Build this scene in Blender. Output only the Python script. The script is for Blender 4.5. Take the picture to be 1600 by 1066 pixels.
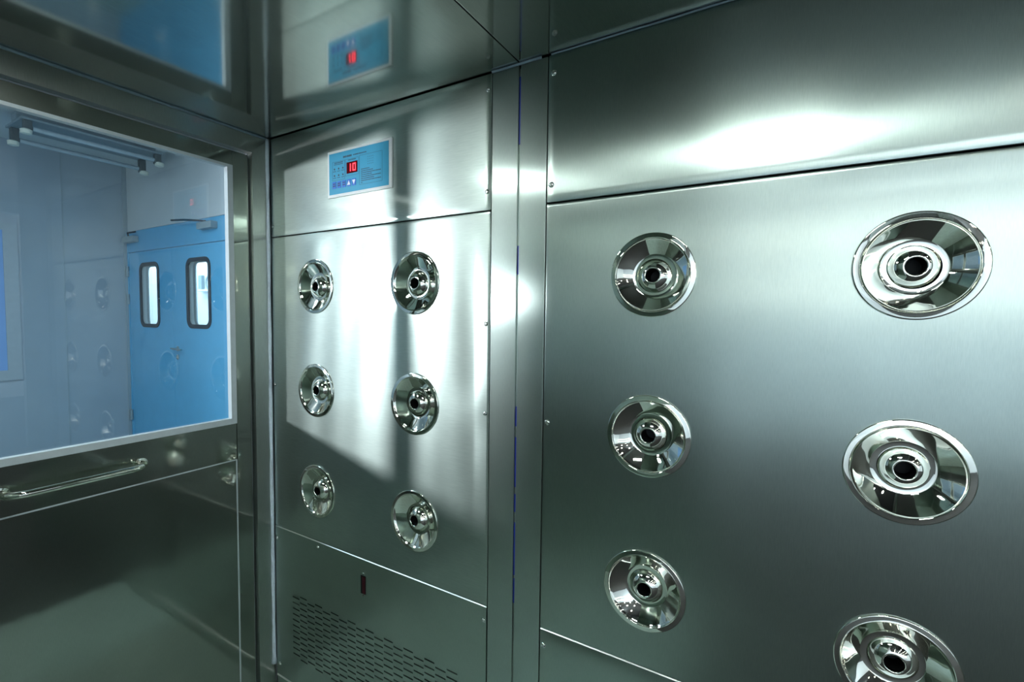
import bpy, bmesh, math, random
from mathutils import Matrix, Vector
random.seed(7)
S = bpy.context.scene
COL = S.collection
for o in list(bpy.data.objects):
    bpy.data.objects.remove(o)

# ------------------------------------------------------------------ camera
cam_d = bpy.data.cameras.new('camera')
cam = bpy.data.objects.new('camera', cam_d)
COL.objects.link(cam)
R_ = (0.8626134876717625, 0.505713286203535, 0.012330573546255975)
D_ = (0.03654050239743512, -0.0379798084377431, -0.9986101971417952)
F_ = (-0.5045421316117231, 0.8618651903332989, -0.051240912564522074)
cam.matrix_world = Matrix(((R_[0], -D_[0], -F_[0], 1.7373), (R_[1], -D_[1], -F_[1], -1.1),
                           (R_[2], -D_[2], -F_[2], 1.32), (0, 0, 0, 1)))
cam_d.sensor_width = 36.0
cam_d.lens = 730.4 / 1600.0 * 36.0
cam_d.clip_start = 0.02
S.camera = cam

# ------------------------------------------------------------------ view, world, lights
S.view_settings.view_transform = 'Standard'
S.view_settings.look = 'None'
S.view_settings.gamma = 1.0
S.view_settings.use_curve_mapping = False
S.view_settings.exposure = 0.45
S.cycles.glossy_bounces = 8
S.cycles.max_bounces = 14
S.cycles.sample_clamp_indirect = 6.0

W = bpy.data.worlds.new('world')
S.world = W
W.use_nodes = True
W.node_tree.nodes['Background'].inputs[0].default_value = (0.5, 0.62, 0.75, 1)
W.node_tree.nodes['Background'].inputs[1].default_value = 0.1

def area(name, loc, target, size, power, color, shape='SQUARE', size_y=None):
    d = bpy.data.lights.new(name, 'AREA')
    d.energy = power; d.color = color; d.shape = shape; d.size = size
    if size_y: d.size_y = size_y
    o = bpy.data.objects.new(name, d); COL.objects.link(o)
    o.location = loc
    o.rotation_euler = (Vector(target) - Vector(loc)).to_track_quat('-Z', 'Y').to_euler()
    return o

# strong work light at the far end of the corridor: throws the window's patch on the nozzle wall
area('corridor_floodlight', (-3.3, -4.4, 1.63), (0.4, 0.0, 1.35), 0.36, 29.0, (1.0, 0.965, 1.0), 'DISK').data.spread = math.radians(70)
area('side_wall_fill', (-2.4, -4.0, 2.68), (-2.8, -5.5, 1.1), 0.5, 60.0, (1.0, 0.98, 1.0)).data.spread = math.radians(130)  # added fill, brightens the white side wall mirrored in the nozzle flanges
# corridor ceiling luminaires
area('corridor_ceiling_lamp', (-1.3, -0.9, 2.72), (-1.3, -0.9, 0), 0.3, 36.0, (0.68, 0.90, 1.0), 'RECTANGLE', 1.2)
# bright room behind the blue doors
area('far_room_lamp', (-5.4, 1.62, 2.66), (-5.4, 1.62, 0), 2.6, 105.0, (0.86, 0.95, 1.0), 'RECTANGLE', 0.5)
# hall behind the camera
area('hall_lamp', (4.2, -3.4, 2.9), (3.8, -6.0, 1.3), 1.5, 330.0, (0.76, 0.88, 1.0))

area('hall_end_fill', (6.5, -2.2, 2.9), (9.9, -1.8, 1.4), 1.2, 260.0, (0.80, 0.91, 1.0))  # added fill, lifts the hall end wall for the nozzle reflections

# ------------------------------------------------------------------ materials
def new_mat(name):
    m = bpy.data.materials.new(name); m.use_nodes = True
    m.node_tree.nodes.clear()
    return m, m.node_tree.nodes, m.node_tree.links

def steel(name, color=(0.425, 0.50, 0.462), sharp=0.10, wide=0.38, mix=0.65, aniso=0.6, tan=(1, 0, 0),
          grain=(150, 150, 7), bump=0.012, specks=0.0, aniso_a=0.0):
    m, N, L = new_mat(name)
    out = N.new('ShaderNodeOutputMaterial')
    mx = N.new('ShaderNodeMixShader')
    a = N.new('ShaderNodeBsdfPrincipled'); b = N.new('ShaderNodeBsdfPrincipled')
    tc = N.new('ShaderNodeTexCoord')
    mp = N.new('ShaderNodeMapping'); mp.inputs['Scale'].default_value = grain
    nz = N.new('ShaderNodeTexNoise'); nz.inputs['Scale'].default_value = 9.0
    nz.inputs['Detail'].default_value = 3.0
    L.new(tc.outputs['Object'], mp.inputs[0]); L.new(mp.outputs[0], nz.inputs['Vector'])
    big = N.new('ShaderNodeTexNoise'); big.inputs['Scale'].default_value = 5.0; big.inputs['Detail'].default_value = 5.0
    L.new(tc.outputs['Object'], big.inputs['Vector'])
    # base colour: fine grain and faint blotches of the metal itself
    rmp = N.new('ShaderNodeMapRange')
    rmp.inputs[1].default_value = 0.3; rmp.inputs[2].default_value = 0.7
    rmp.inputs[3].default_value = 0.94; rmp.inputs[4].default_value = 1.05
    mul = N.new('ShaderNodeMath'); mul.operation = 'MULTIPLY'
    rm2 = N.new('ShaderNodeMapRange')
    rm2.inputs[1].default_value = 0.3; rm2.inputs[2].default_value = 0.7
    rm2.inputs[3].default_value = 0.94; rm2.inputs[4].default_value = 1.05
    L.new(nz.outputs['Fac'], rmp.inputs[0]); L.new(big.outputs['Fac'], rm2.inputs[0])
    L.new(rmp.outputs[0], mul.inputs[0]); L.new(rm2.outputs[0], mul.inputs[1])
    cm = N.new('ShaderNodeVectorMath'); cm.operation = 'SCALE'
    cm.inputs[0].default_value = color
    L.new(mul.outputs[0], cm.inputs['Scale'])
    bp = N.new('ShaderNodeBump'); bp.inputs['Strength'].default_value = bump; bp.inputs['Distance'].default_value = 0.002
    L.new(nz.outputs['Fac'], bp.inputs['Height'])
    tv = N.new('ShaderNodeCombineXYZ')
    for i in range(3): tv.inputs[i].default_value = tan[i]
    for s, r, an in ((a, sharp, aniso_a), (b, wide, aniso)):
        s.inputs['Metallic'].default_value = 1.0
        s.inputs['Roughness'].default_value = r
        s.inputs['Anisotropic'].default_value = an
        L.new(cm.outputs[0], s.inputs['Base Color'])
        L.new(tv.outputs[0], s.inputs['Tangent'])
    L.new(bp.outputs[0], b.inputs['Normal'])
    if specks > 0:
        sp = N.new('ShaderNodeTexNoise'); sp.inputs['Scale'].default_value = 160.0; sp.inputs['Detail'].default_value = 4.0
        L.new(tc.outputs['Object'], sp.inputs['Vector'])
        sr = N.new('ShaderNodeMapRange')
        sr.inputs[1].default_value = 0.56; sr.inputs[2].default_value = 0.7
        sr.inputs[3].default_value = 0; sr.inputs[4].default_value = specks
        L.new(sp.outputs['Fac'], sr.inputs[0])
        bg = N.new('ShaderNodeMapRange')
        bg.inputs[1].default_value = 0.45; bg.inputs[2].default_value = 0.62
        L.new(big.outputs['Fac'], bg.inputs[0])
        ml = N.new('ShaderNodeMath'); ml.operation = 'MULTIPLY'
        L.new(sr.outputs[0], ml.inputs[0]); L.new(bg.outputs[0], ml.inputs[1])
        ad = N.new('ShaderNodeMath'); ad.operation = 'ADD'; ad.inputs[1].default_value = wide
        L.new(ml.outputs[0], ad.inputs[0]); L.new(ad.outputs[0], b.inputs['Roughness'])
    mx.inputs[0].default_value = mix
    L.new(a.outputs[0], mx.inputs[1]); L.new(b.outputs[0], mx.inputs[2])
    L.new(mx.outputs[0], out.inputs[0])
    return m

def plain(name, color, rough=0.5, metal=0.0, noise=0.06, scale=30.0, emit=None, estr=0.0, spec=0.5):
    m, N, L = new_mat(name)
    out = N.new('ShaderNodeOutputMaterial')
    b = N.new('ShaderNodeBsdfPrincipled')
    b.inputs['Roughness'].default_value = rough; b.inputs['Metallic'].default_value = metal
    b.inputs['Specular IOR Level'].default_value = spec
    tc = N.new('ShaderNodeTexCoord')
    nz = N.new('ShaderNodeTexNoise'); nz.inputs['Scale'].default_value = scale; nz.inputs['Detail'].default_value = 3
    L.new(tc.outputs['Object'], nz.inputs['Vector'])
    r = N.new('ShaderNodeMapRange')
    r.inputs[1].default_value = 0.3; r.inputs[2].default_value = 0.7
    r.inputs[3].default_value = 1 - noise; r.inputs[4].default_value = 1 + noise
    L.new(nz.outputs['Fac'], r.inputs[0])
    v = N.new('ShaderNodeVectorMath'); v.operation = 'SCALE'; v.inputs[0].default_value = color
    L.new(r.outputs[0], v.inputs['Scale']); L.new(v.outputs[0], b.inputs['Base Color'])
    if emit:
        b.inputs['Emission Color'].default_value = (*emit, 1); b.inputs['Emission Strength'].default_value = estr
    L.new(b.outputs[0], out.inputs[0])
    return m

def glass(name, tint=(0.93, 0.97, 0.98)):
    m, N, L = new_mat(name)
    out = N.new('ShaderNodeOutputMaterial')
    t = N.new('ShaderNodeBsdfTransparent'); t.inputs[0].default_value = (*tint, 1)
    g = N.new('ShaderNodeBsdfGlossy'); g.inputs['Roughness'].default_value = 0.015
    fr = N.new('ShaderNodeFresnel'); fr.inputs[0].default_value = 1.52
    gm = N.new('ShaderNodeNewGeometry')
    fs = N.new('ShaderNodeMath'); fs.operation = 'MULTIPLY_ADD'; fs.inputs[1].default_value = -2.1; fs.inputs[2].default_value = 2.1
    L.new(gm.outputs['Backfacing'], fs.inputs[0])
    mu = N.new('ShaderNodeMath'); mu.operation = 'MULTIPLY'; L.new(fs.outputs[0], mu.inputs[1])
    mx = N.new('ShaderNodeMixShader')
    L.new(fr.outputs[0], mu.inputs[0]); L.new(mu.outputs[0], mx.inputs[0])
    L.new(t.outputs[0], mx.inputs[1]); L.new(g.outputs[0], mx.inputs[2])
    L.new(mx.outputs[0], out.inputs[0])
    return m

M = {
    'panel_a': steel('brushed_steel_smooth', sharp=0.10, wide=0.36, mix=0.62, aniso=0.75, tan=(0, 0, 1), grain=(3, 60, 60), bump=0.015),
    'panel_b': steel('brushed_steel_satin', sharp=0.24, wide=0.31, mix=0.62, aniso=0.975, bump=0.008),
    'post': steel('brushed_steel_post', sharp=0.4, wide=0.24, mix=0.65, aniso=0.95, bump=0.015, specks=0.0),
    'ceiling': steel('ceiling_steel', color=(0.46, 0.49, 0.455), sharp=0.085, wide=0.33, mix=0.2, aniso=0.5, tan=(0, 1, 0), grain=(60, 3, 60), bump=0.015),
    'door': steel('door_steel', color=(0.34, 0.38, 0.34), sharp=0.07, wide=0.3, mix=0.3, aniso=0.6, tan=(0, 1, 0), bump=0.008),
    'frame': steel('frame_steel', color=(0.46, 0.50, 0.47), sharp=0.15, wide=0.34, mix=0.6, aniso=0.8, tan=(0, 1, 0), grain=(60, 60, 4), bump=0.015),
    'chrome': plain('chrome', (0.80, 0.82, 0.74), 0.035, 1.0, 0.015),
    'screw': plain('screw_steel', (0.62, 0.65, 0.63), 0.22, 1.0, 0.05),
    'black': plain('dark_cavity', (0.004, 0.005, 0.005), 0.7, spec=0.1),
    'gap': plain('joint_shadow_gap', (0.012, 0.016, 0.018), 0.6, spec=0.2),
    'plenum': plain('dark_green_plenum', (0.02, 0.05, 0.04), 0.6, spec=0.2),
    'sealant': plain('blue_grey_silicone', (0.60, 0.70, 0.80), 0.4, 0, 0.08, 60),
    'sealant_dark': plain('dark_blue_grey_silicone', (0.20, 0.28, 0.34), 0.35, 0, 0.08, 60),
    'lip': plain('bright_folded_lip', (0.78, 0.82, 0.80), 0.38, 1.0, 0.04),
    'gasket': plain('pale_glazing_gasket', (0.44, 0.50, 0.53), 0.45, 0, 0.04, 40),
    'film': plain('blue_protective_film', (0.006, 0.02, 0.22), 0.35),
    'glass': glass('clear_glass'),
    'pan_white': plain('panel_white_plastic', (0.75, 0.80, 0.80), 0.4, 0, 0.02),
    'pan_blue': plain('panel_blue_sticker', (0.05, 0.36, 0.58), 0.3, 0, 0.03),
    'ink': plain('black_ink', (0.01, 0.03, 0.06), 0.5),
    'button': plain('button_blue', (0.02, 0.16, 0.62), 0.35),
    'button_white': plain('button_arrow_white', (0.8, 0.85, 0.9), 0.4),
    'display': plain('display_dark_red', (0.10, 0.004, 0.008), 0.15),
    'digit': plain('led_digit', (0.5, 0.01, 0.02), 0.4, emit=(1.0, 0.03, 0.05), estr=3.0),
    'sensor': plain('sensor_dark_red', (0.035, 0.004, 0.008), 0.12),
    'blue_door': plain('blue_door_paint', (0.11, 0.42, 0.70), 0.42, 0, 0.03, 8),
    'blue_dark': plain('blue_door_frame_paint', (0.10, 0.39, 0.66), 0.42, 0, 0.03, 8),
    'rubber': plain('dark_blue_rubber', (0.008, 0.018, 0.035), 0.5),
    'white': plain('white_metal_sheet', (0.70, 0.75, 0.78), 0.5, 0, 0.02, 6),
    'corridor': plain('corridor_grey_panel', (0.36, 0.43, 0.50), 0.38, 0, 0.03, 5),
    'corridor_l': plain('corridor_pale_panel', (0.52, 0.58, 0.62), 0.42, 0, 0.03, 5),
    'dial': plain('dial_grey', (0.25, 0.33, 0.38), 0.5),
    'blue_board': plain('blue_board', (0.18, 0.38, 0.74), 0.4, 0, 0.03, 6),
    'grey_trim': plain('grey_aluminium_trim', (0.36, 0.43, 0.48), 0.4, 0.3, 0.03),
    'tube': plain('unlit_fluorescent_tube', (0.36, 0.44, 0.50), 0.15),
    'socket': plain('lamp_socket_plastic', (0.10, 0.12, 0.13), 0.5),
    'socket_pale': plain('lamp_socket_cream', (0.62, 0.66, 0.60), 0.5),
    'batten': plain('lamp_batten_enamel', (0.22, 0.28, 0.32), 0.4),
    'floor': plain('grey_floor', (0.33, 0.42, 0.39), 0.35, 0, 0.08, 10),
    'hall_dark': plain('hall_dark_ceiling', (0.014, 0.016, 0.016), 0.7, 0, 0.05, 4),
    'orange': plain('orange_board', (0.7, 0.25, 0.06), 0.5),
    'lamp': plain('lamp_lens', (0.9, 0.9, 0.9), 0.4, emit=(0.93, 1.0, 0.98), estr=60.0),
    'lamp_strong': plain('lamp_lens_strong', (0.9, 0.9, 0.9), 0.4, emit=(0.93, 1.0, 0.98), estr=75.0),
    'added_glow': plain('warm_added_glow', (0.9, 0.9, 0.9), 0.4, emit=(1.0, 0.93, 0.78), estr=9.0),  # emission of the two added bars in the hall
    'spot': plain('spot_lens', (0.9, 0.9, 0.9), 0.4, emit=(1.0, 0.97, 0.9), estr=40.0),
}

# ------------------------------------------------------------------ mesh helpers
def link(name, me, mat, parent=None, smooth=False):
    if mat is not None and not me.materials:
        me.materials.append(mat)
    if smooth:
        for p in me.polygons: p.use_smooth = True
    o = bpy.data.objects.new(name, me); COL.objects.link(o)
    if parent: o.parent = parent
    return o

class MB:
    def __init__(self): self.bm = bmesh.new()
    def box(self, x0, x1, y0, y1, z0, z1, bev=0.0):
        t = bmesh.new(); bmesh.ops.create_cube(t, size=1)
        for v in t.verts:
            v.co = Vector((x0 + (v.co.x + .5) * (x1 - x0), y0 + (v.co.y + .5) * (y1 - y0), z0 + (v.co.z + .5) * (z1 - z0)))
        if bev > 0:
            bmesh.ops.bevel(t, geom=t.edges[:], offset=bev, segments=2, affect='EDGES', profile=0.6)
        self.add(t); return self
    def add(self, t):
        me = bpy.data.meshes.new('tmp'); t.to_mesh(me); t.free()
        self.bm.from_mesh(me); bpy.data.meshes.remove(me)
    def poly(self, pts, axis_off):
        """extrude a flat polygon (3D pts) by vector axis_off"""
        n = len(pts); off = Vector(axis_off)
        a = [self.bm.verts.new(p) for p in pts]; b = [self.bm.verts.new(Vector(p) + off) for p in pts]
        self.bm.faces.new(a); self.bm.faces.new(b[::-1])
        for i in range(n): self.bm.faces.new((a[i], b[i], b[(i + 1) % n], a[(i + 1) % n]))
        return self
    def lathe(self, prof, seg=64, axis='Y', c=(0, 0, 0), close=False):
        rings = []
        for r, h in prof:
            ring = []
            for k in range(seg):
                t = 2 * math.pi * k / seg
                u, w = r * math.cos(t), r * math.sin(t)
                p = {'Y': (u, h, w), 'X': (h, u, w), 'Z': (u, w, h)}[axis]
                ring.append(self.bm.verts.new((p[0] + c[0], p[1] + c[1], p[2] + c[2])))
            rings.append(ring)
        for i in range(len(rings) - 1):
            for k in range(seg):
                k2 = (k + 1) % seg
                self.bm.faces.new((rings[i][k], rings[i][k2], rings[i + 1][k2], rings[i + 1][k]))
        if close: 
            self.bm.faces.new(rings[0][::-1]); self.bm.faces.new(rings[-1])
        return self
    def tube(self, path, r, seg=20):
        path = [Vector(p) for p in path]; rings = []
        up = None
        for i, p in enumerate(path):
            d = (path[min(i + 1, len(path) - 1)] - path[max(i - 1, 0)]).normalized()
            if up is None:
                up = d.orthogonal().normalized()
            up = (up - d * up.dot(d)).normalized(); s = d.cross(up)
            rr = r(i / (len(path) - 1)) if callable(r) else r
            rings.append([self.bm.verts.new(p + (up * math.cos(2 * math.pi * k / seg) + s * math.sin(2 * math.pi * k / seg)) * rr) for k in range(seg)])
        for i in range(len(rings) - 1):
            for k in range(seg):
                k2 = (k + 1) % seg
                self.bm.faces.new((rings[i][k], rings[i][k2], rings[i + 1][k2], rings[i + 1][k]))
        self.bm.faces.new(rings[0][::-1]); self.bm.faces.new(rings[-1])
        return self
    def build(self, name, mat, parent=None, smooth=False, angle=None):
        bmesh.ops.recalc_face_normals(self.bm, faces=self.bm.faces[:])
        me = bpy.data.meshes.new(name); self.bm.to_mesh(me); self.bm.free()
        o = link(name, me, mat, parent, smooth)
        if angle: me.set_sharp_from_angle(angle=math.radians(angle))
        return o

def rrect(u0, u1, v0, v1, r, n=6):
    pts = []
    for cu, cv, a0 in ((u1 - r, v1 - r, 0), (u0 + r, v1 - r, 90), (u0 + r, v0 + r, 180), (u1 - r, v0 + r, 270)):
        for k in range(n + 1):
            a = math.radians(a0 + 90 * k / n); pts.append((cu + r * math.cos(a), cv + r * math.sin(a)))
    return pts

def ring_prism(mb, outer, inner, to3, depth):
    """closed ring between two equal-length loops, extruded by depth vector"""
    n = len(outer); off = Vector(depth)
    A = [mb.bm.verts.new(to3(p)) for p in outer]; B = [mb.bm.verts.new(to3(p)) for p in inner]
    A2 = [mb.bm.verts.new(Vector(to3(p)) + off) for p in outer]; B2 = [mb.bm.verts.new(Vector(to3(p)) + off) for p in inner]
    for i in range(n):
        j = (i + 1) % n
        mb.bm.faces.new((A[i], A[j], B[j], B[i])); mb.bm.faces.new((A2[j], A2[i], B2[i], B2[j]))
        mb.bm.faces.new((A[j], A[i], A2[i], A2[j])); mb.bm.faces.new((B[i], B[j], B2[j], B2[i]))

def thing(name, label, cat, loc=(0, 0, 0), group=None):
    o = bpy.data.objects.new(name, None); COL.objects.link(o); o.location = loc; o.empty_display_size = 0.05
    o['label'] = label; o['category'] = cat
    if group: o['group'] = group
    return o
def struct(name, label, cat, loc=(0, 0, 0)):
    o = thing(name, label, cat, loc); o['kind'] = 'structure'; return o
def mark(o, label, cat):
    o['label'] = label; o['category'] = cat; o['kind'] = 'structure'; return o

HC = 1.988      # shower ceiling
FL = -0.20      # floor
WID = 1.6       # shower width
XEND = 2.30

# ------------------------------------------------------------------ nozzle wall
wall = struct('wall_back', 'stainless steel side wall of the air shower carrying all the round nozzles', 'wall')
MB().box(-0.02, XEND, 0.05, 0.06, FL, HC + .03).build('backing_sheet', M['gap'], wall)

def wavy_panel(name, x0, x1, z0, z1, mat, parent, holes=(), wav=None, cell=0.008, th=0.004):
    """sheet in the plane y = 0 with its edges folded back and real holes under the nozzle flanges"""
    nx = max(2, int((x1 - x0) / cell)); nz = max(2, int((z1 - z0) / cell))
    e = 0.0012
    xs = [x0 + (x1 - x0) * i / nx for i in range(nx + 1)]; zs = [z0 + (z1 - z0) * i / nz for i in range(nz + 1)]
    bm = bmesh.new()
    g = []
    for x in xs:
        row = []
        for z in zs:
            y = 0.0
            if wav:
                fx = min(1, (x - x0) / .05, (x1 - x) / .05); fz = min(1, (z - z0) / .05, (z1 - z) / .05)
                y = wav(x, z) * max(0, fx) * max(0, fz)
            row.append(bm.verts.new((x, y, z)))
        g.append(row)
    for i in range(nx):
        for j in range(nz):
            cx = (xs[i] + xs[i + 1]) / 2; cz = (zs[j] + zs[j + 1]) / 2
            if any((cx - hx) ** 2 + (cz - hz) ** 2 < hr * hr for hx, hz, hr in holes): continue
            bm.faces.new((g[i][j], g[i + 1][j], g[i + 1][j + 1], g[i][j + 1]))
    # rounded edge, folded back
    def skirt(seq, dx, dz):
        prev = seq
        for off, dy in ((e * .7, e * .3), (e, e), (e, th)):
            cur = [bm.verts.new((v.co.x + 0, v.co.y, v.co.z)) for v in seq]
            for v, s in zip(cur, seq):
                v.co = Vector((s.co.x + dx * off, s.co.y + dy, s.co.z + dz * off))
            for k in range(len(seq) - 1):
                bm.faces.new((prev[k], prev[k + 1], cur[k + 1], cur[k]))
            prev = cur
    skirt(g[0], -1, 0); skirt(g[-1], 1, 0)
    skirt([r[0] for r in g], 0, -1); skirt([r[-1] for r in g], 0, 1)
    bmesh.ops.recalc_face_normals(bm, faces=bm.faces[:])
    loose = [v for v in bm.verts if not v.link_faces]
    bmesh.ops.delete(bm, geom=loose, context='VERTS')
    me = bpy.data.meshes.new(name); bm.to_mesh(me); bm.free()
    # the visible side must face -y
    if sum(p.normal.y * p.area for p in me.polygons) > 0: me.flip_normals()
    return link(name, me, mat, parent, True)

XA0, XA1 = 0.012, 1.0185
XB0, XB1 = 1.1935, 2.205
ZM, ZB, ZV = 1.614, 0.4806, -0.133
CX = (0.2690, 0.7410, 1.4660, 1.9380)
RZ = (1.421, 1.044, 0.6703)
RH = 0.0905
def sm(t): t = max(0.0, min(1.0, t)); return t * t * (3 - 2 * t)
def wav_mid(x, z):
    y = 0.0009 * math.sin(6.0 * x + 0.7 * math.sin(3.1 * z)) * math.sin(3.3 * z + 0.6)
    y += 0.0006 * math.sin(19.0 * x + 1.6 * math.sin(2.6 * z) + 1.0)
    y += 0.00026 * math.sin(43.0 * x + 2.2 * math.sin(2.3 * z))
    # oil-can crease where the sheet is screwed down at its right edge
    y += 0.0022 * math.exp(-((x - .96) / .05) ** 2) * sm((z - .7) / .4) * sm((1.6 - z) / .3)
    y -= 0.002 * math.exp(-((x - .98) / .07) ** 2 - ((z - 1.05) / .07) ** 2)
    return y
def wav_top(x, z):
    return 0.0006 * math.sin(6.5 * x + 1.0) + 0.0003 * math.sin(14 * x + 4 * z)
def wav_b(x, z):
    y = 0.0006 * math.sin(4.0 * x) * math.sin(5.0 * z)
    for cx in CX[2:]:
        for cz in RZ:
            y += 0.0006 * math.exp(-((x - cx) ** 2 + (z - cz) ** 2) / .022)
    return y
def wav_btop(x, z):
    return 0.0011 * math.exp(-((x - 1.72) / .35) ** 2) * math.sin((z - ZM) / (HC - ZM) * math.pi)

hA = [(CX[i], z, RH) for i in (0, 1) for z in RZ]
hB = [(CX[i], z, RH) for i in (2, 3) for z in RZ]
pA1 = wavy_panel('panel', XA0, XA1, ZM + .003, HC - .0045, M['panel_a'], wall, wav=wav_top, cell=.02)
pA2 = wavy_panel('panel', XA0, XA1, ZB + .003, ZM - .003, M['panel_a'], wall, hA, wav_mid, cell=.0062)
pB1 = wavy_panel('panel', XB0, XB1, ZM + .003, HC - .0045, M['panel_b'], wall, wav=wav_btop, cell=.02)
pB2 = wavy_panel('panel', XB0, XB1, ZB + .003, ZM - .003, M['panel_b'], wall, hB, wav_b, cell=.0062)
pB3 = wavy_panel('panel', XB0, XB1, ZV + .003, ZB - .003, M['panel_b'], wall, cell=.05)
pA4 = wavy_panel('panel', XA0, XA1, FL, ZV - .003, M['panel_b'], wall, cell=.05)
pB4 = wavy_panel('panel', XB0, XB1, FL, ZV - .003, M['panel_b'], wall, cell=.05)
for k, pn in enumerate((pA1, pA2, pB1, pB2, pB3, pA4, pB4)): pass

# return-air grille panel: staggered columns of slots punched through the sheet
def vent_panel():
    bm = bmesh.new(); y0, y1 = 0.0, 0.004
    zlo, zhi = ZV + .003, ZB - .003
    def quad(xa, xb, za, zb):
        f = [bm.verts.new((xa, y0, za)), bm.verts.new((xb, y0, za)), bm.verts.new((xb, y0, zb)), bm.verts.new((xa, y0, zb))]
        bm.faces.new(f)
    def wallq(xa, za, xb, zb):
        f = [bm.verts.new((xa, y0, za)), bm.verts.new((xb, y0, zb)), bm.verts.new((xb, y1, zb)), bm.verts.new((xa, y1, za))]
        bm.faces.new(f)
    P, LEN, X0, ZP, H = 0.0445, 0.0405, 0.118, 0.0228, 0.0048
    quad(XA0, X0, zlo, zhi)
    n = 18
    for c in range(n):
        xa = X0 + c * P; xb = xa + LEN; xc = xa + P
        top = 0.2226 + (0.0114 if c % 2 else 0.0); cnt = 12 if c % 2 else 11
        zz = zhi
        for k in range(cnt):
            zc = top - k * ZP
            quad(xa, xb, zc + H / 2, zz)
            for a in ((xa, zc - H / 2, xb, zc - H / 2), (xb, zc + H / 2, xa, zc + H / 2), (xa, zc + H / 2, xa, zc - H / 2), (xb, zc - H / 2, xb, zc + H / 2)): wallq(*a)
            zz = zc - H / 2
        quad(xa, xb, zlo, zz)
        quad(xb, xc, zlo, zhi)
    quad(X0 + n * P, XA1, zlo, zhi)
    for a in ((XA0, zhi, XA1, zhi), (XA0, zlo, XA1, zlo), (XA0, zlo, XA0, zhi), (XA1, zlo, XA1, zhi)): wallq(*a)
    me = bpy.data.meshes.new('grille_panel'); bm.to_mesh(me); bm.free()
    o = link('grille_panel', me, M['panel_b'], wall)
    o['label'] = 'lower panel punched with staggered dark slots'
    MB().box(XA0, XA1, 0.045, 0.048, FL, ZB).build('plenum_sheet', M['plenum'], wall)
vent_panel()
# bright folded lips along the lower seams
for xa, xb in ((XA0, XA1), (XB0, XB1)):
    MB().poly([(xa, .002, ZB - .0020), (xa, -.0014, ZB - .0020), (xa, -.0014, ZB - .0014), (xa, 0.0004, ZB + .0003), (xa, .002, ZB + .0003)], (xb - xa, 0, 0)).build('seam_lip', M['lip'], wall)
MB().poly([(XA0, .002, ZV - .0026), (XA0, -.0026, ZV - .0026), (XA0, -.0026, ZV - .0018), (XA0, 0.0008, ZV + .0012), (XA0, .002, ZV + .0012)], (XA1 - XA0, 0, 0)).build('seam_lip', M['lip'], wall)

# twin posts at the module joint, and the end post
for xa, xb in ((1.0225, 1.1045), (1.1105, 1.1895), (2.2090, 2.296)):
    MB().box(xa, xb, 0.0, 0.012, FL, HC - .004, .0012).build('post', M['post'], wall)
for za, zb in ((1.78, 1.955), (1.435, 1.512), (0.60, 0.75), (0.78, 0.83), (0.85, 0.99), (1.02, 1.075), (0.52, 0.59)):
    MB().box(1.1052, 1.1098, 0.003, 0.006, za, zb, .0004).build('protective_film', M['film'], wall)
MB().box(1.1046, 1.1104, 0.0075, 0.01, FL, HC - .01).build('joint_strip', M['frame'], wall)

# screws
def screw(x, z, r=0.0055):
    m = MB(); m.lathe([(r * 1.25, 0), (r * 1.2, -.0008), (r, -.0012), (r * .9, -.0026), (r * .62, -.0036), (r * .5, -.0036), (r * .42, -.0022), (r * .01, -.0022)], 20)
    o = m.build('screw', M['screw'], wall, True, 40); o.location = (x, 0.0002, z); return o
for x, z in ((1.0071, 1.6667), (1.0081, 1.9433), (1.2067, 1.9389), (1.2046, 1.6599), (1.2039, 1.0442), (1.2033, .4363),
             (1.0089, .4381), (.0322, -.0835), (.0225, 1.6546), (.0225, 1.0448), (.0235, .4331), (.2721, .4602), (1.0075, 1.045), (1.0075, 1.30)):
    screw(x, z, 0.0062 if x > 1.1 else 0.0055)

# ------------------------------------------------------------------ ceiling
ceil = struct('ceiling', 'mirror-like stainless steel ceiling of the air shower', 'ceiling')
MB().box(0.0, 1.1060, -WID, -0.0015, HC, HC + .012, .001).build('ceiling_panel', M['ceiling'], ceil)
MB().box(1.1095, XEND, -WID, -0.0015, HC, HC + .012, .001).build('ceiling_panel', M['ceiling'], ceil)
MB().box(-.1, XEND + .1, -WID - .1, 0.06, HC + .014, HC + .02).build('backing_sheet', M['gap'], ceil)
def ceiling_lamp(lx, ly, hx_, hy_, lens='lamp'):
    MB().box(lx - hx_, lx + hx_, ly - hy_, ly + hy_, HC - .006, HC, .002).build('lamp_lens', M[lens], ceil)
    m = MB(); ring_prism(m, rrect(lx - hx_ - .018, lx + hx_ + .018, ly - hy_ - .018, ly + hy_ + .018, .012), rrect(lx - hx_, lx + hx_, ly - hy_, ly + hy_, .006), lambda p: (p[0], p[1], HC - .008), (0, 0, .008))
    m.build('lamp_rim', M['chrome'], ceil)
ceiling_lamp(0.52, -.86, .085, .085)
ceiling_lamp(1.66, -.86, .17, .032, 'lamp_strong')

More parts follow.
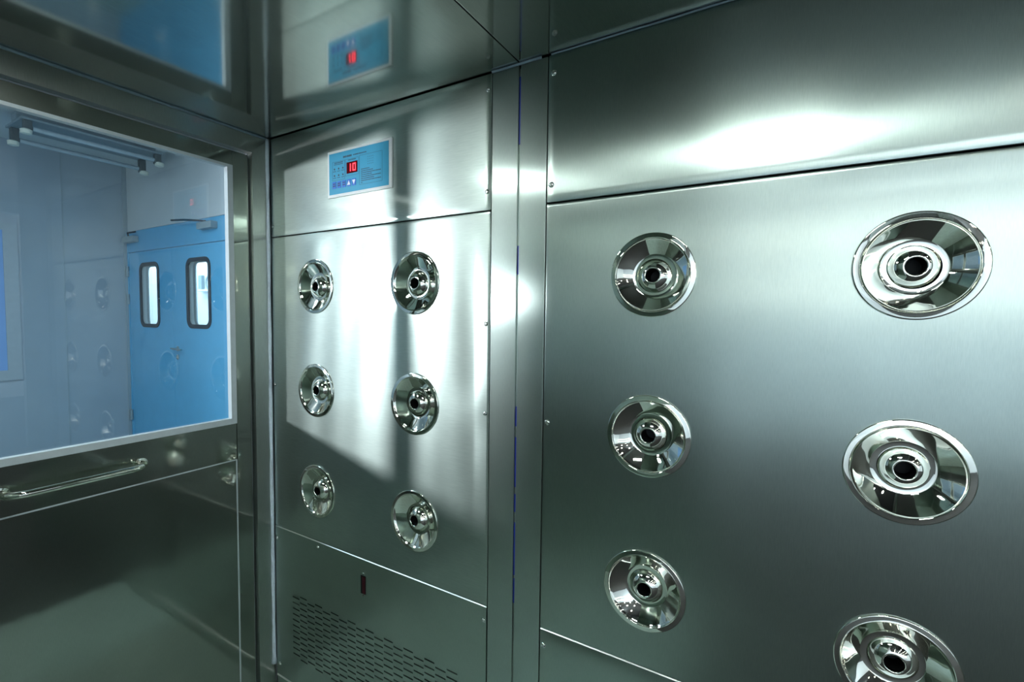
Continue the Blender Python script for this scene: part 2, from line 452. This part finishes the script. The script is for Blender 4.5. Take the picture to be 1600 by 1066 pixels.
# sealant beads
def bead(name, pts, r, label, mat='sealant_dark'):
    m = MB(); n = len(pts)
    m.tube(pts, r, 12)
    o = m.build(name, M[mat], None, True); return mark(o, label, 'sealant')
random.seed(3)
zs = [HC - .004 - i * .03 for i in range(int((HC + .13) / .03))]
bead('trim_1', [(0.004 + random.uniform(-.0006, .0006), -0.007 + random.uniform(-.0006, .0006), z) for z in zs], lambda t: 0.0065 + 0.0008 * math.sin(40 * t) + (0.004 if t > .992 else 0), 'pale blue-grey silicone bead running down the corner between door frame and nozzle wall', 'sealant')
bead('trim_2', [(0.003, -0.01 - i * .05, HC - .003 + random.uniform(-.0004, .0004)) for i in range(32)], 0.0042, 'thin blue-grey silicone bead between door frame header and ceiling')
bead('trim_3', [(1.0225 + i * .03, -0.0035, HC - .0035 + random.uniform(-.0004, .0004)) for i in range(6)], 0.0032, 'thin silicone bead along ceiling above the twin posts')
bead('trim_4', [(1.200 + i * .05, -0.0025, HC - .003 + random.uniform(-.0004, .0004)) for i in range(21)], 0.0022, 'dark thin silicone bead along ceiling above the right hand panels')

# ------------------------------------------------------------------ left end: frame and double door
wl = struct('wall_left', 'stainless steel end frame around the glazed door on the left', 'wall')
JY = 0.0635; HZ = 1.9195
def miter_frame():
    T = -0.03
    MB().poly([(0, 0, FL), (0, -JY, FL), (0, -JY, HZ), (0, 0, HC - .001)], (T, 0, 0)).build('jamb', M['frame'], wl)
    MB().poly([(0, -.0006, HC - .0005), (0, -JY - .0006, HZ), (0, -WID + JY, HZ), (0, -WID, HC - .0005)], (T, 0, 0)).build('header', M['frame'], wl)
    MB().poly([(0, -WID, FL), (0, -WID + JY, FL), (0, -WID + JY, HZ), (0, -WID, HC - .001)], (T, 0, 0)).build('jamb', M['frame'], wl)
    MB().box(-.10, -.031, -.066, .06, FL, 2.3).build('outer_jamb', M['corridor_l'], wl)
    MB().box(-.10, -.031, -WID - .06, -WID + .066, FL, 2.3).build('outer_jamb', M['corridor_l'], wl)
    MB().box(-.10, -.031, -WID + .067, -.067, 1.918, 2.3).build('outer_header', M['corridor_l'], wl)
miter_frame()

LX = -0.02          # face of the door leaf
def leaf(name, label, mirror):
    d = struct(name, label, 'door')
    s = (lambda y: y) if not mirror else (lambda y: -WID - y)
    def bx(x0, x1, ya, yb, z0, z1, b=0.0):
        a, c = sorted((s(ya), s(yb))); return MB().box(x0, x1, a, c, z0, z1, b)
    Y0, Y1 = -0.0700, -0.7985
    G0, G1 = (-0.1262, -0.768) if not mirror else (-0.42, -0.768)      # glazing opening
    ZG0, ZG1 = 0.9112, 1.8585
    bx(LX - .045, LX, Y0, G0 + .0005, FL + .01, 1.9115, .0015).build('stile', M['door'], d)
    bx(LX - .045, LX, G1 - .0005, Y1, FL + .01, 1.9115, .0015).build('stile', M['door'], d)
    bx(LX - .045, LX, G0, G1, ZG1, 1.9115, .0012).build('top_rail', M['door'], d)
    bx(LX - .045, LX, G0 - .001, G1, 0.7758, ZG0, .0012).build('middle_rail', M['door'], d)
    bx(LX - .045, LX - .0015, G0 - .0045, G1, FL + .01, 0.7725, .0012).build('lower_panel', M['door'], d)
    # pale gaskets round the lower panel
    bx(LX - .004, LX - .0003, G0, G0 - .0045, FL + .01, 0.7758).build('panel_gasket', M['gasket'], d)
    bx(LX - .004, LX - .0003, G0, G1, 0.7715, 0.7758).build('panel_gasket', M['gasket'], d)
    # glazing beads
    m = MB(); O = [(s(G0), ZG0), (s(G0), ZG1), (s(G1), ZG1), (s(G1), ZG0)]
    I = [(s(G0 - .019), ZG0 + .021), (s(G0 - .019), ZG1 - .010), (s(G1 + .012), ZG1 - .010), (s(G1 + .012), ZG0 + .021)]
    ring_prism(m, O, I, lambda p: (LX + .003, p[0], p[1]), (-.022, 0, 0))
    f = m.build('glazing_bead', M['gasket'], d)
    p = bx(LX - .024, LX - .019, G0 - .01, G1 + .01, ZG0 + .01, ZG1 - .01).build('pane', M['glass'], d)
    # horizontal D handle
    ya, yb, z = -0.428, -0.738, 0.8395
    xo = 0.030; rb = 0.042
    path = [(LX, s(ya), z)]
    for k in range(0, 11):
        a = math.radians(90 * k / 10); path.append((xo - rb + rb * math.sin(a), s(ya - rb + rb * math.cos(a)), z))
    for k in range(0, 11):
        a = math.radians(90 * k / 10); path.append((xo - rb + rb * math.cos(a), s(yb + rb - rb * math.sin(a)), z))
    path.append((LX, s(yb), z))
    h = MB().tube(path, 0.0105, 24).build('handle', M['chrome'], d, True, 60); h['label'] = 'horizontal polished tube handle'
    for y in (ya, yb):
        MB().lathe([(.0105, .004), (.017, .003), (.018, .0)], 24, 'X', (LX, s(y), z)).build('handle_rosette', M['chrome'], h, True, 40)
    return d
leaf('door_1', 'glazed stainless steel door leaf at left with horizontal tube handle', False)
leaf('door_2', 'second glazed steel door leaf beside the first, seen only in reflections', True)

# ------------------------------------------------------------------ unseen sides of the shower
wr = struct('wall_right', 'plain stainless steel side wall opposite the nozzles', 'wall')
MB().box(0, 1.35, -WID - .012, -WID, FL, HC).build('panel', M['panel_b'], wr)
we = struct('wall_end', 'stainless steel end frame around the open doorway to the hall', 'wall')
MB().box(XEND, XEND + .05, -.12, .06, FL, 2.3).build('jamb', M['frame'], we)
MB().box(1.35, 1.40, -WID - .06, -WID, FL, HC).build('jamb', M['frame'], we)
MB().box(XEND, XEND + .05, -WID, -.12, 1.92, 2.3).build('header', M['frame'], we)
mark(MB().box(-6, 0, -6, 4, FL - .05, FL).box(0, 1.42, -WID, .06, FL - .05, FL).build('floor', M['floor'], None), 'grey-green floor of the shower and corridor', 'floor')

# ------------------------------------------------------------------ nozzles
def nozzle_meshes(D):
    out = []
    m = MB().lathe([(.0972, 0.0), (.0974, -.0022), (.0966, -.0034), (.0950, -.0038), (.0872, -.0036), (.0862, -.0040), (.0852, -.0034), (.0846, -.0022)], 80)
    out.append(('flange', m, 'chrome'))
    prof = [(.0846, -.0022)]
    for k in range(9):
        t = k / 8.0
        prof.append((.0842 - .033 * t, -.0012 + (D + .0012) * (t + 0.05 * math.sin(math.pi * t))))
    m = MB().lathe(prof + [(.0500, D + .0008), (.0400, D + .0004), (.0392, D + .003)], 80)
    out.append(('dish', m, 'chrome'))
    h = 0.019
    m = MB().lathe([(.0395, D + .003), (.0390, D - .001), (.0375, D - .0035), (.0345, D - .0078), (.0305, D - .0120), (.0262, D - .0152), (.0222, D - .0175),
                    (.0195, D - h + .0003), (.0178, D - h), (.0166, D - h + .0006), (.0160, D - h + .002), (.0158, D - h + .006)], 64)
    out.append(('nozzle_ball', m, 'chrome'))
    m = MB().lathe([(.0158, D - h + .006), (.0155, D + .035), (.0005, D + .036)], 32)
    out.append(('throat', m, 'black'))
    return out
protos = []
for D in (0.018, 0.022, 0.028):
    ms = []
    for n, m, mt in nozzle_meshes(D):
        bmesh.ops.recalc_face_normals(m.bm, faces=m.bm.faces[:])
        me = bpy.data.meshes.new(n); m.bm.to_mesh(me); m.bm.free()
        me.materials.append(M[mt])
        for p in me.polygons: p.use_smooth = True
        me.set_sharp_from_angle(angle=math.radians(50))
        ms.append((n, me))
    protos.append(ms)
col_txt = ('column nearest the glazed door', 'column just left of the twin posts', 'column just right of the twin posts', 'rightmost column')
row_txt = ('top nozzle', 'middle nozzle', 'bottom nozzle')
random.seed(11)
for c in range(4):
    for r in range(3):
        t = thing('air_nozzle', 'round chrome air nozzle, %s in the %s' % (row_txt[r], col_txt[c]), 'nozzle', (CX[c], 0, RZ[r]), 'chrome air nozzles on the steel wall')
        for n, me in protos[(0, 0, 1, 2)[c]]:
            o = bpy.data.objects.new(n, me); COL.objects.link(o); o.parent = t
            if n in ('nozzle_ball', 'throat'):
                o.rotation_euler = (random.uniform(-.05, .05), 0, random.uniform(-.05, .05))

# ------------------------------------------------------------------ control panel
CPX, CPZ = 0.5005, 1.8005
cp = thing('control_panel', 'blue control panel with white border and red number display on upper steel panel', 'control panel', (CPX, 0, CPZ))
cw, ch = 0.302, 0.157
def cbox(u0, u1, v0, v1, d0, d1, mat, name, parent=cp, bev=0.0):
    return MB().box(u0 - cw / 2, u1 - cw / 2, -d1, -d0, v0 - ch / 2, v1 - ch / 2, bev).build(name, mat, parent)
cbox(0, cw, 0, ch, 0, .006, M['pan_white'], 'border', bev=.0015)
face = cbox(.009, cw - .012, .010, ch - .009, .006, .0068, M['pan_blue'], 'face_sheet')
disp = cbox(.097, .149, .071, .108, .0068, .0076, M['display'], 'display')
# seven segment digits 1 0
def seg(u, v, w, h, on):
    t = .0032
    S7 = {'a': (u, u + w, v + h - t, v + h), 'b': (u + w - t, u + w, v + h / 2, v + h), 'c': (u + w - t, u + w, v, v + h / 2),
          'd': (u, u + w, v, v + t), 'e': (u, u + t, v, v + h / 2), 'f': (u, u + t, v + h / 2, v + h), 'g': (u, u + w, v + h / 2 - t / 2, v + h / 2 + t / 2)}
    mb = MB()
    for k in on: mb.box(S7[k][0] - cw / 2, S7[k][1] - cw / 2, -.0082, -.0076, S7[k][2] - ch / 2, S7[k][3] - ch / 2)
    return mb.build('digit', M['digit'], disp)
seg(.104, .077, .014, .025, 'bc').location = (0, 0, 0)
seg(.127, .077, .0145, .025, 'abcdef')
# keys
for k in range(5):
    u = .026 + k * .0242
    b = cbox(u, u + .0185, .029, .052, .0068, .0078, M['button'], 'key', bev=.0004)
    mb = MB()
    uc, vc = u + .0093 - cw / 2, .0405 - ch / 2
    if k == 3: mb.poly([(uc - .0075, -.0078, vc - .007), (uc + .0075, -.0078, vc - .007), (uc, -.0078, vc + .008)], (0, -.0004, 0)).build('arrow_mark', M['button_white'], b)
    elif k == 4: mb.poly([(uc - .0075, -.0078, vc + .007), (uc, -.0078, vc - .008), (uc + .0075, -.0078, vc + .007)], (0, -.0004, 0)).build('arrow_mark', M['button_white'], b)
    else:
        for i in range(2):
            for q in range(2): mb.box(uc - .006 + q * .0066, uc - .001 + q * .0066, -.0081, -.0078, vc - .005 + i * .007, vc - .001 + i * .007)
        mb.build('key_print', M['ink'], b)
# printed marks (too small in the photograph to read)
ink = MB(); random.seed(5)
def dash(u0, u1, v, h):
    u = u0
    while u < u1 - .001:
        w = random.uniform(.0022, .0052); ink.box(u - cw / 2, min(u + w, u1) - cw / 2, -.0070, -.0068, v - ch / 2, v + h - ch / 2); u += w + random.uniform(.0007, .0016)
def frame(u0, u1, v0, v1, t=.0007):
    for a in ((u0, u1, v0, v0 + t), (u0, u1, v1 - t, v1), (u0, u0 + t, v0, v1), (u1 - t, u1, v0, v1)):
        ink.box(a[0] - cw / 2, a[1] - cw / 2, -.0070, -.0068, a[2] - ch / 2, a[3] - ch / 2)
def dot(u, v, r):
    ink.poly([(u - cw / 2 + r * math.cos(k * math.pi / 4), -.0068, v - ch / 2 + r * math.sin(k * math.pi / 4)) for k in range(8)], (0, -.0003, 0))
dash(.080, .122, .126, .0062); dash(.128, .190, .1275, .0036)
frame(.026, .088, .056, .119); frame(.090, .155, .064, .119); frame(.158, .262, .027, .122)
dash(.036, .078, .113, .003); dash(.034, .080, .108, .0024)
dash(.104, .142, .1135, .003)
for i in range(3):
    for j in range(2):
        dot(.036 + i * .021, .0945 - j * .022, .0034); dash(.029 + i * .021, .043 + i * .021, .0855 - j * .022, .0022)
for i in range(4):
    for j in range(4): dot(.198 + i * .0075, .112 - j * .0075, .0012)
for k, L_ in enumerate((.205, .220, .256, .215, .256, .225, .256, .172)):
    dash(.166, L_, .075 - k * .0062, .0026)
ink.build('printed_marks', M['ink'], face)

# ------------------------------------------------------------------ infrared sensor window
sw = thing('sensor_window', 'small dark red upright sensor window above the grille slots', 'sensor', (0.5108, 0, 0.390))
MB().box(-.0118, .0118, -.0022, .004, -.032, .032, .001).build('bezel', M['black'], sw)
MB().box(-.003, .0108, -.0030, -.0022, -.029, .029, .0003).build('red_lens', M['sensor'], sw)
for z in (.039, -.039):
    MB().lathe([(.0045, 0), (.004, -.002), (.001, -.0024)], 14, 'Y', (0, 0, z)).build('screw', M['screw'], sw, True, 40)

# ------------------------------------------------------------------ corridor seen through the glass
YD = 0.9973; XL = -3.905; CZ = 2.75
wc = struct('wall_far', 'grey-blue end wall of the corridor seen through the door glass', 'wall')
MB().box(XL - .05, XL, -5.55, YD + .05, FL, CZ).build('wall_sheet', M['corridor'], wc)
for y in (.52, -.1, -1.0, -1.95):
    MB().box(XL, XL + .002, y - .004, y + .004, FL, CZ).build('cover_strip', M['grey_trim'], wc)
MB().box(XL, XL + .010, YD - .035, YD, FL, CZ, .002).build('corner_trim', M['grey_trim'], wc)
wd = struct('wall_corridor', 'pale corridor wall around the blue double door', 'wall')
MB().box(XL, 0.0, YD, YD + .06, 2.112, CZ).build('wall_sheet', M['corridor_l'], wd)
MB().box(-2.09, 0.0, YD, YD + .06, FL, 2.11).build('wall_sheet', M['corridor_l'], wd)
ws = struct('wall_side', 'white corridor wall on the side away from the blue door', 'wall')
MB().box(XL, 0, -5.55, -5.5, FL, CZ).build('wall_sheet', M['white'], ws)
MB().box(-.10, -.05, -5.5, -WID - .06, FL, CZ).build('wall_sheet', M['white'], ws)
MB().box(-.10, -.05, .06, YD, FL, CZ).build('wall_sheet', M['corridor_l'], ws)
cc = struct('ceiling_corridor', 'pale panelled corridor ceiling beyond the door glass', 'ceiling')
MB().box(XL, -.03, -5.5, YD, CZ, CZ + .03).build('ceiling_sheet', M['corridor_l'], cc)

# blue double door
bd = struct('door_3', 'sky blue double door with two narrow rounded windows seen through the glass', 'door')
FX0, FX1 = -3.895, -2.098
FY = YD - .012
MB().box(FX0, FX1, FY, YD + .05, 1.906, 2.104, .002).build('frame_header', M['blue_dark'], bd)
MB().box(FX0, FX0 + .022, FY, YD + .05, FL, 1.906, .002).build('frame_jamb', M['blue_dark'], bd)
MB().box(FX1 - .05, FX1, FY, YD + .05, FL, 1.906, .002).build('frame_jamb', M['blue_dark'], bd)
def blue_leaf(x0, x1, wx0, wx1, wz0, wz1):
    y0, y1 = YD - .006, YD + .044
    bm = MB()
    n = 6; inner = rrect(wx0, wx1, wz0, wz1, .07, n)
    # outer loop with the same number of points
    outer = []
    z0, z1 = FL + .01, 1.900
    cu, cv = (wx0 + wx1) / 2, (wz0 + wz1) / 2
    for q, (cx_, cz_) in enumerate(((x1, z1), (x0, z1), (x0, z0), (x1, z0))):
        for k in range(n + 1):
            t = k / n
            if q == 0: p = (x1, z1 if t >= .5 else wz1 + (z1 - wz1) * t * 2) if t < .5 else (x1 - (x1 - wx1) * (t - .5) * 2, z1)
            elif q == 1: p = (wx0 - (wx0 - x0) * t * 2, z1) if t < .5 else (x0, z1 - (z1 - wz1) * (t - .5) * 2)
            elif q == 2: p = (x0, wz0 - (wz0 - z0) * t * 2) if t < .5 else (x0 + (wx0 - x0) * (t - .5) * 2, z0)
            else: p = (wx1 + (x1 - wx1) * t * 2, z0) if t < .5 else (x1, z0 + (wz0 - z0) * (t - .5) * 2)
            outer.append(p)
    outer[n // 2] = (x1, z1); outer[n + 1 + n // 2] = (x0, z1); outer[2 * (n + 1) + n // 2] = (x0, z0); outer[3 * (n + 1) + n // 2] = (x1, z0)
    ring_prism(bm, outer, inner, lambda p: (p[0], y0, p[1]), (0, y1 - y0, 0))
    lf = bm.build('leaf', M['blue_door'], bd)
    for yy, dy in ((y0 - .008, .012), (y1 - .004, .012)):
        m = MB(); ring_prism(m, rrect(wx0 - .012, wx1 + .012, wz0 - .012, wz1 + .012, .08, n), rrect(wx0 + .022, wx1 - .022, wz0 + .022, wz1 - .022, .05, n), lambda p: (p[0], yy, p[1]), (0, dy, 0))
        m.build('window_gasket', M['rubber'] if yy < y0 else M['white'], lf)
    m = MB(); ring_prism(m, rrect(wx0, wx1, wz0, wz1, .07, n), rrect(wx0 + .006, wx1 - .006, wz0 + .006, wz1 - .006, .065, n), lambda p: (p[0], y0 + .004, p[1]), (0, y1 - y0 - .008, 0))
    m.build('window_reveal', M['white'], lf)
    for yy in (y0 + .004, y1 - .010):
        MB().box(wx0 + .004, wx1 - .004, yy, yy + .005, wz0 + .004, wz1 - .004).build('window_pane', M['glass'], lf)
    return lf
lfA = blue_leaf(-3.871, -3.0215, -3.632, -3.272, 1.192, 1.780)
lfB = blue_leaf(-3.0185, -2.150, -2.757, -2.390, 1.200, 1.780)
# lever handle and keyhole
hx, hz, hy = -2.944, 1.0, YD - .006
lh = MB().lathe([(.024, 0), (.024, -.006), (.012, -.008), (.010, -.045), (.001, -.047)], 24, 'Y', (hx, hy, hz)).build('lever_handle', M['screw'], bd, True, 40)
MB().tube([(hx, hy - .040, hz), (hx + .04, hy - .042, hz), (hx + .09, hy - .040, hz - .002), (hx + .13, hy - .036, hz - .004)], .009, 12).build('lever', M['screw'], lh, True, 50)
MB().tube([(hx, hy - .030, hz), (hx - .03, hy - .034, hz + .001), (hx - .06, hy - .032, hz + .002)], .007, 12).build('lever', M['screw'], lh, True, 50)
MB().lathe([(.024, 0), (.024, -.006), (.008, -.008), (.007, -.004), (.001, -.004)], 24, 'Y', (hx - .003, hy, .925)).build('keyhole_rosette', M['screw'], bd, True, 40)
for z in (1.72, 1.45, 0.30):
    MB().lathe([(.011, -.05), (.011, .05)], 14, 'Z', (-3.872, FY - .008, z), True).build('hinge', M['dial'], bd, True, 40)
# door closers
def closer(x, z, arm):
    c = MB().box(x - .11, x + .11, FY - .055, FY, z - .028, z + .028, .006).build('door_closer', M['dial'], bd)
    MB().tube(arm, .008, 10).build('closer_arm', M['rubber'], c, True, 50)
closer(-2.36, 2.035, [(-2.36, FY - .04, 2.068), (-2.64, FY - .07, 2.098), (-2.93, FY - .03, 2.128)])
closer(-3.745, 2.02, [(-3.745, FY - .04, 2.053), (-3.68, FY - .07, 2.07), (-3.62, FY - .03, 2.085)])

# room behind the blue door
rm = struct('wall_room', 'bright white room behind the blue double door', 'wall')
MB().box(-7.6, -.6, 2.2, 2.25, FL, 2.7).build('wall_sheet', M['white'], rm)
MB().box(-7.65, -7.6, YD + .06, 2.25, FL, 2.7).build('wall_sheet', M['white'], rm)
MB().box(-.65, -.6, YD + .06, 2.2, FL, 2.7).build('wall_sheet', M['white'], rm)
MB().box(-7.6, -.6, YD + .06, 2.2, 2.7, 2.75).build('ceiling_sheet', M['white'], rm)
MB().box(-7.6, -.6, YD + .06, 2.2, FL, FL + .004).build('floor_sheet', M['corridor_l'], rm)
for x in (-6.55, -6.16, -5.12): MB().box(x, x + .014, 2.196, 2.2, FL, 2.7).build('cover_strip', M['dial'], rm)
MB().box(-7.6, XL - .05, YD, YD + .06, FL, 2.7).build('wall_sheet', M['white'], rm)

gb = thing('wall_gauge', 'grey box and round dial on the white wall seen through right blue door window', 'gauge', (-4.85, 2.199, 1.73))
MB().box(-.145, -.06, -.04, 0, -.09, .09, .005).build('box_housing', M['dial'], gb)
MB().lathe([(.105, 0), (.105, -.03), (.085, -.032), (.083, -.018), (.001, -.018)], 32, 'Y', (.115, 0, -.01)).build('dial_ring', M['dial'], gb, True, 40)
MB().lathe([(.082, -.0185), (.001, -.019)], 32, 'Y', (.115, 0, -.01)).build('dial_face', M['white'], gb)
MB().box(-.10, .26, -.07, 0, -.125, -.105, .004).build('shelf_lip', M['white'], gb)

# framed blue board at the left of the corridor's end wall
bb = struct('window_1', 'flat blue panel with grey frame on the corridor end wall, far left', 'window')
MB().box(XL, XL + .012, -1.1, .135, .82, 1.99).build('blue_sheet', M['blue_board'], bb)
m = MB(); ring_prism(m, [(-1.19, .735), (-1.19, 2.05), (.222, 2.05), (.222, .735)], [(-1.1, .82), (-1.1, 1.99), (.135, 1.99), (.135, .82)], lambda p: (XL, p[0], p[1]), (.02, 0, 0))
m.build('window_frame', M['grey_trim'], bb)

# unlit twin fluorescent batten
lt = thing('batten_light', 'unlit twin tube batten light high in the corridor, top left through the glass', 'lamp', (-3.0, 0.45, 2.60))
MB().box(-.20, .16, -.43, .41, .045, .062, .004).build('reflector_plate', M['batten'], lt)
MB().box(-.06, .05, -.43, .41, .0625, .12, .006).build('batten_body', M['batten'], lt)
for x, z in ((.13, -.005), (-.15, -.035)):
    tb = MB().tube([(x, -.37, z), (x, .36, z)], .017, 16).build('tube', M['tube'], lt, True, 60)
    for y, q in ((.385, 1), (-.395, -1)):
        MB().box(x - .024, x + .024, y - .022, y + .022, z - .03, .045, .006).build('lamp_holder', M['socket'], lt)
        MB().lathe([(.018, -.05), (.030, -.045), (.032, -.02), (.02, -.012)], 16, 'Z', (x + .012, y + .01 * q, z - .0), True).build('starter_cap', M['socket_pale'], lt, True, 40)
for y in (-.3, .25):
    MB().box(-.02, .01, y, y + .03, .12, CZ - 2.60).build('hanger', M['batten'], lt)

# ------------------------------------------------------------------ hall behind the camera (only reflected)
hl = struct('wall_hall', 'white hall beyond the open end of the shower, seen only in reflections', 'wall')
MB().box(1.42, 10, -6.1, 4, FL - .06, FL - .005).box(0, 1.42, -6.1, -WID, FL - .06, FL - .005).build('floor_sheet', M['hall_dark'], hl)  # dark sheet also added under the second module, to darken the reflections there
MB().box(XEND + .05, 10, 3.9, 4, FL, 3).build('wall_sheet', M['white'], hl)
MB().box(9.95, 10, -9, 3.9, FL, 3).build('wall_sheet', M['white'], hl)
MB().box(1.2, 10, -6.1, -6.0, FL, 3).build('wall_sheet', M['white'], hl)
MB().box(XEND + .05, XEND + .06, .06, 4, FL, 3).build('wall_sheet', M['white'], hl)
MB().box(1.2, 1.25, -6.1, -WID - .06, FL, 3).build('wall_sheet', M['white'], hl)
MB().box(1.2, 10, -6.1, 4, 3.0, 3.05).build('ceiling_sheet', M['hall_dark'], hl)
MB().box(1.2, 1.25, -WID - .1, .1, 2.02, 3.05).box(1.25, XEND + .05, .06, .1, 2.02, 3.05).build('wall_sheet', M['white'], hl)
for i in range(4):
    for j in range(7):
        MB().lathe([(.001, 2.99), (.06, 2.99), (.07, 3.0)], 16, 'Z', (2.6 + i * 1.4, -5.6 + j * 1.1, 0)).build('downlight', M['spot'], hl)
MB().box(1.25, 9.9, -6.0, -5.97, 2.38, 2.44).build('added_glow_bar', M['added_glow'], hl)  # two unseen glowing bars, added to lay warm horizontal bands on the steel
MB().box(1.25, 9.9, -6.0, -5.97, 1.72, 1.76).build('added_glow_bar', M['added_glow'], hl)
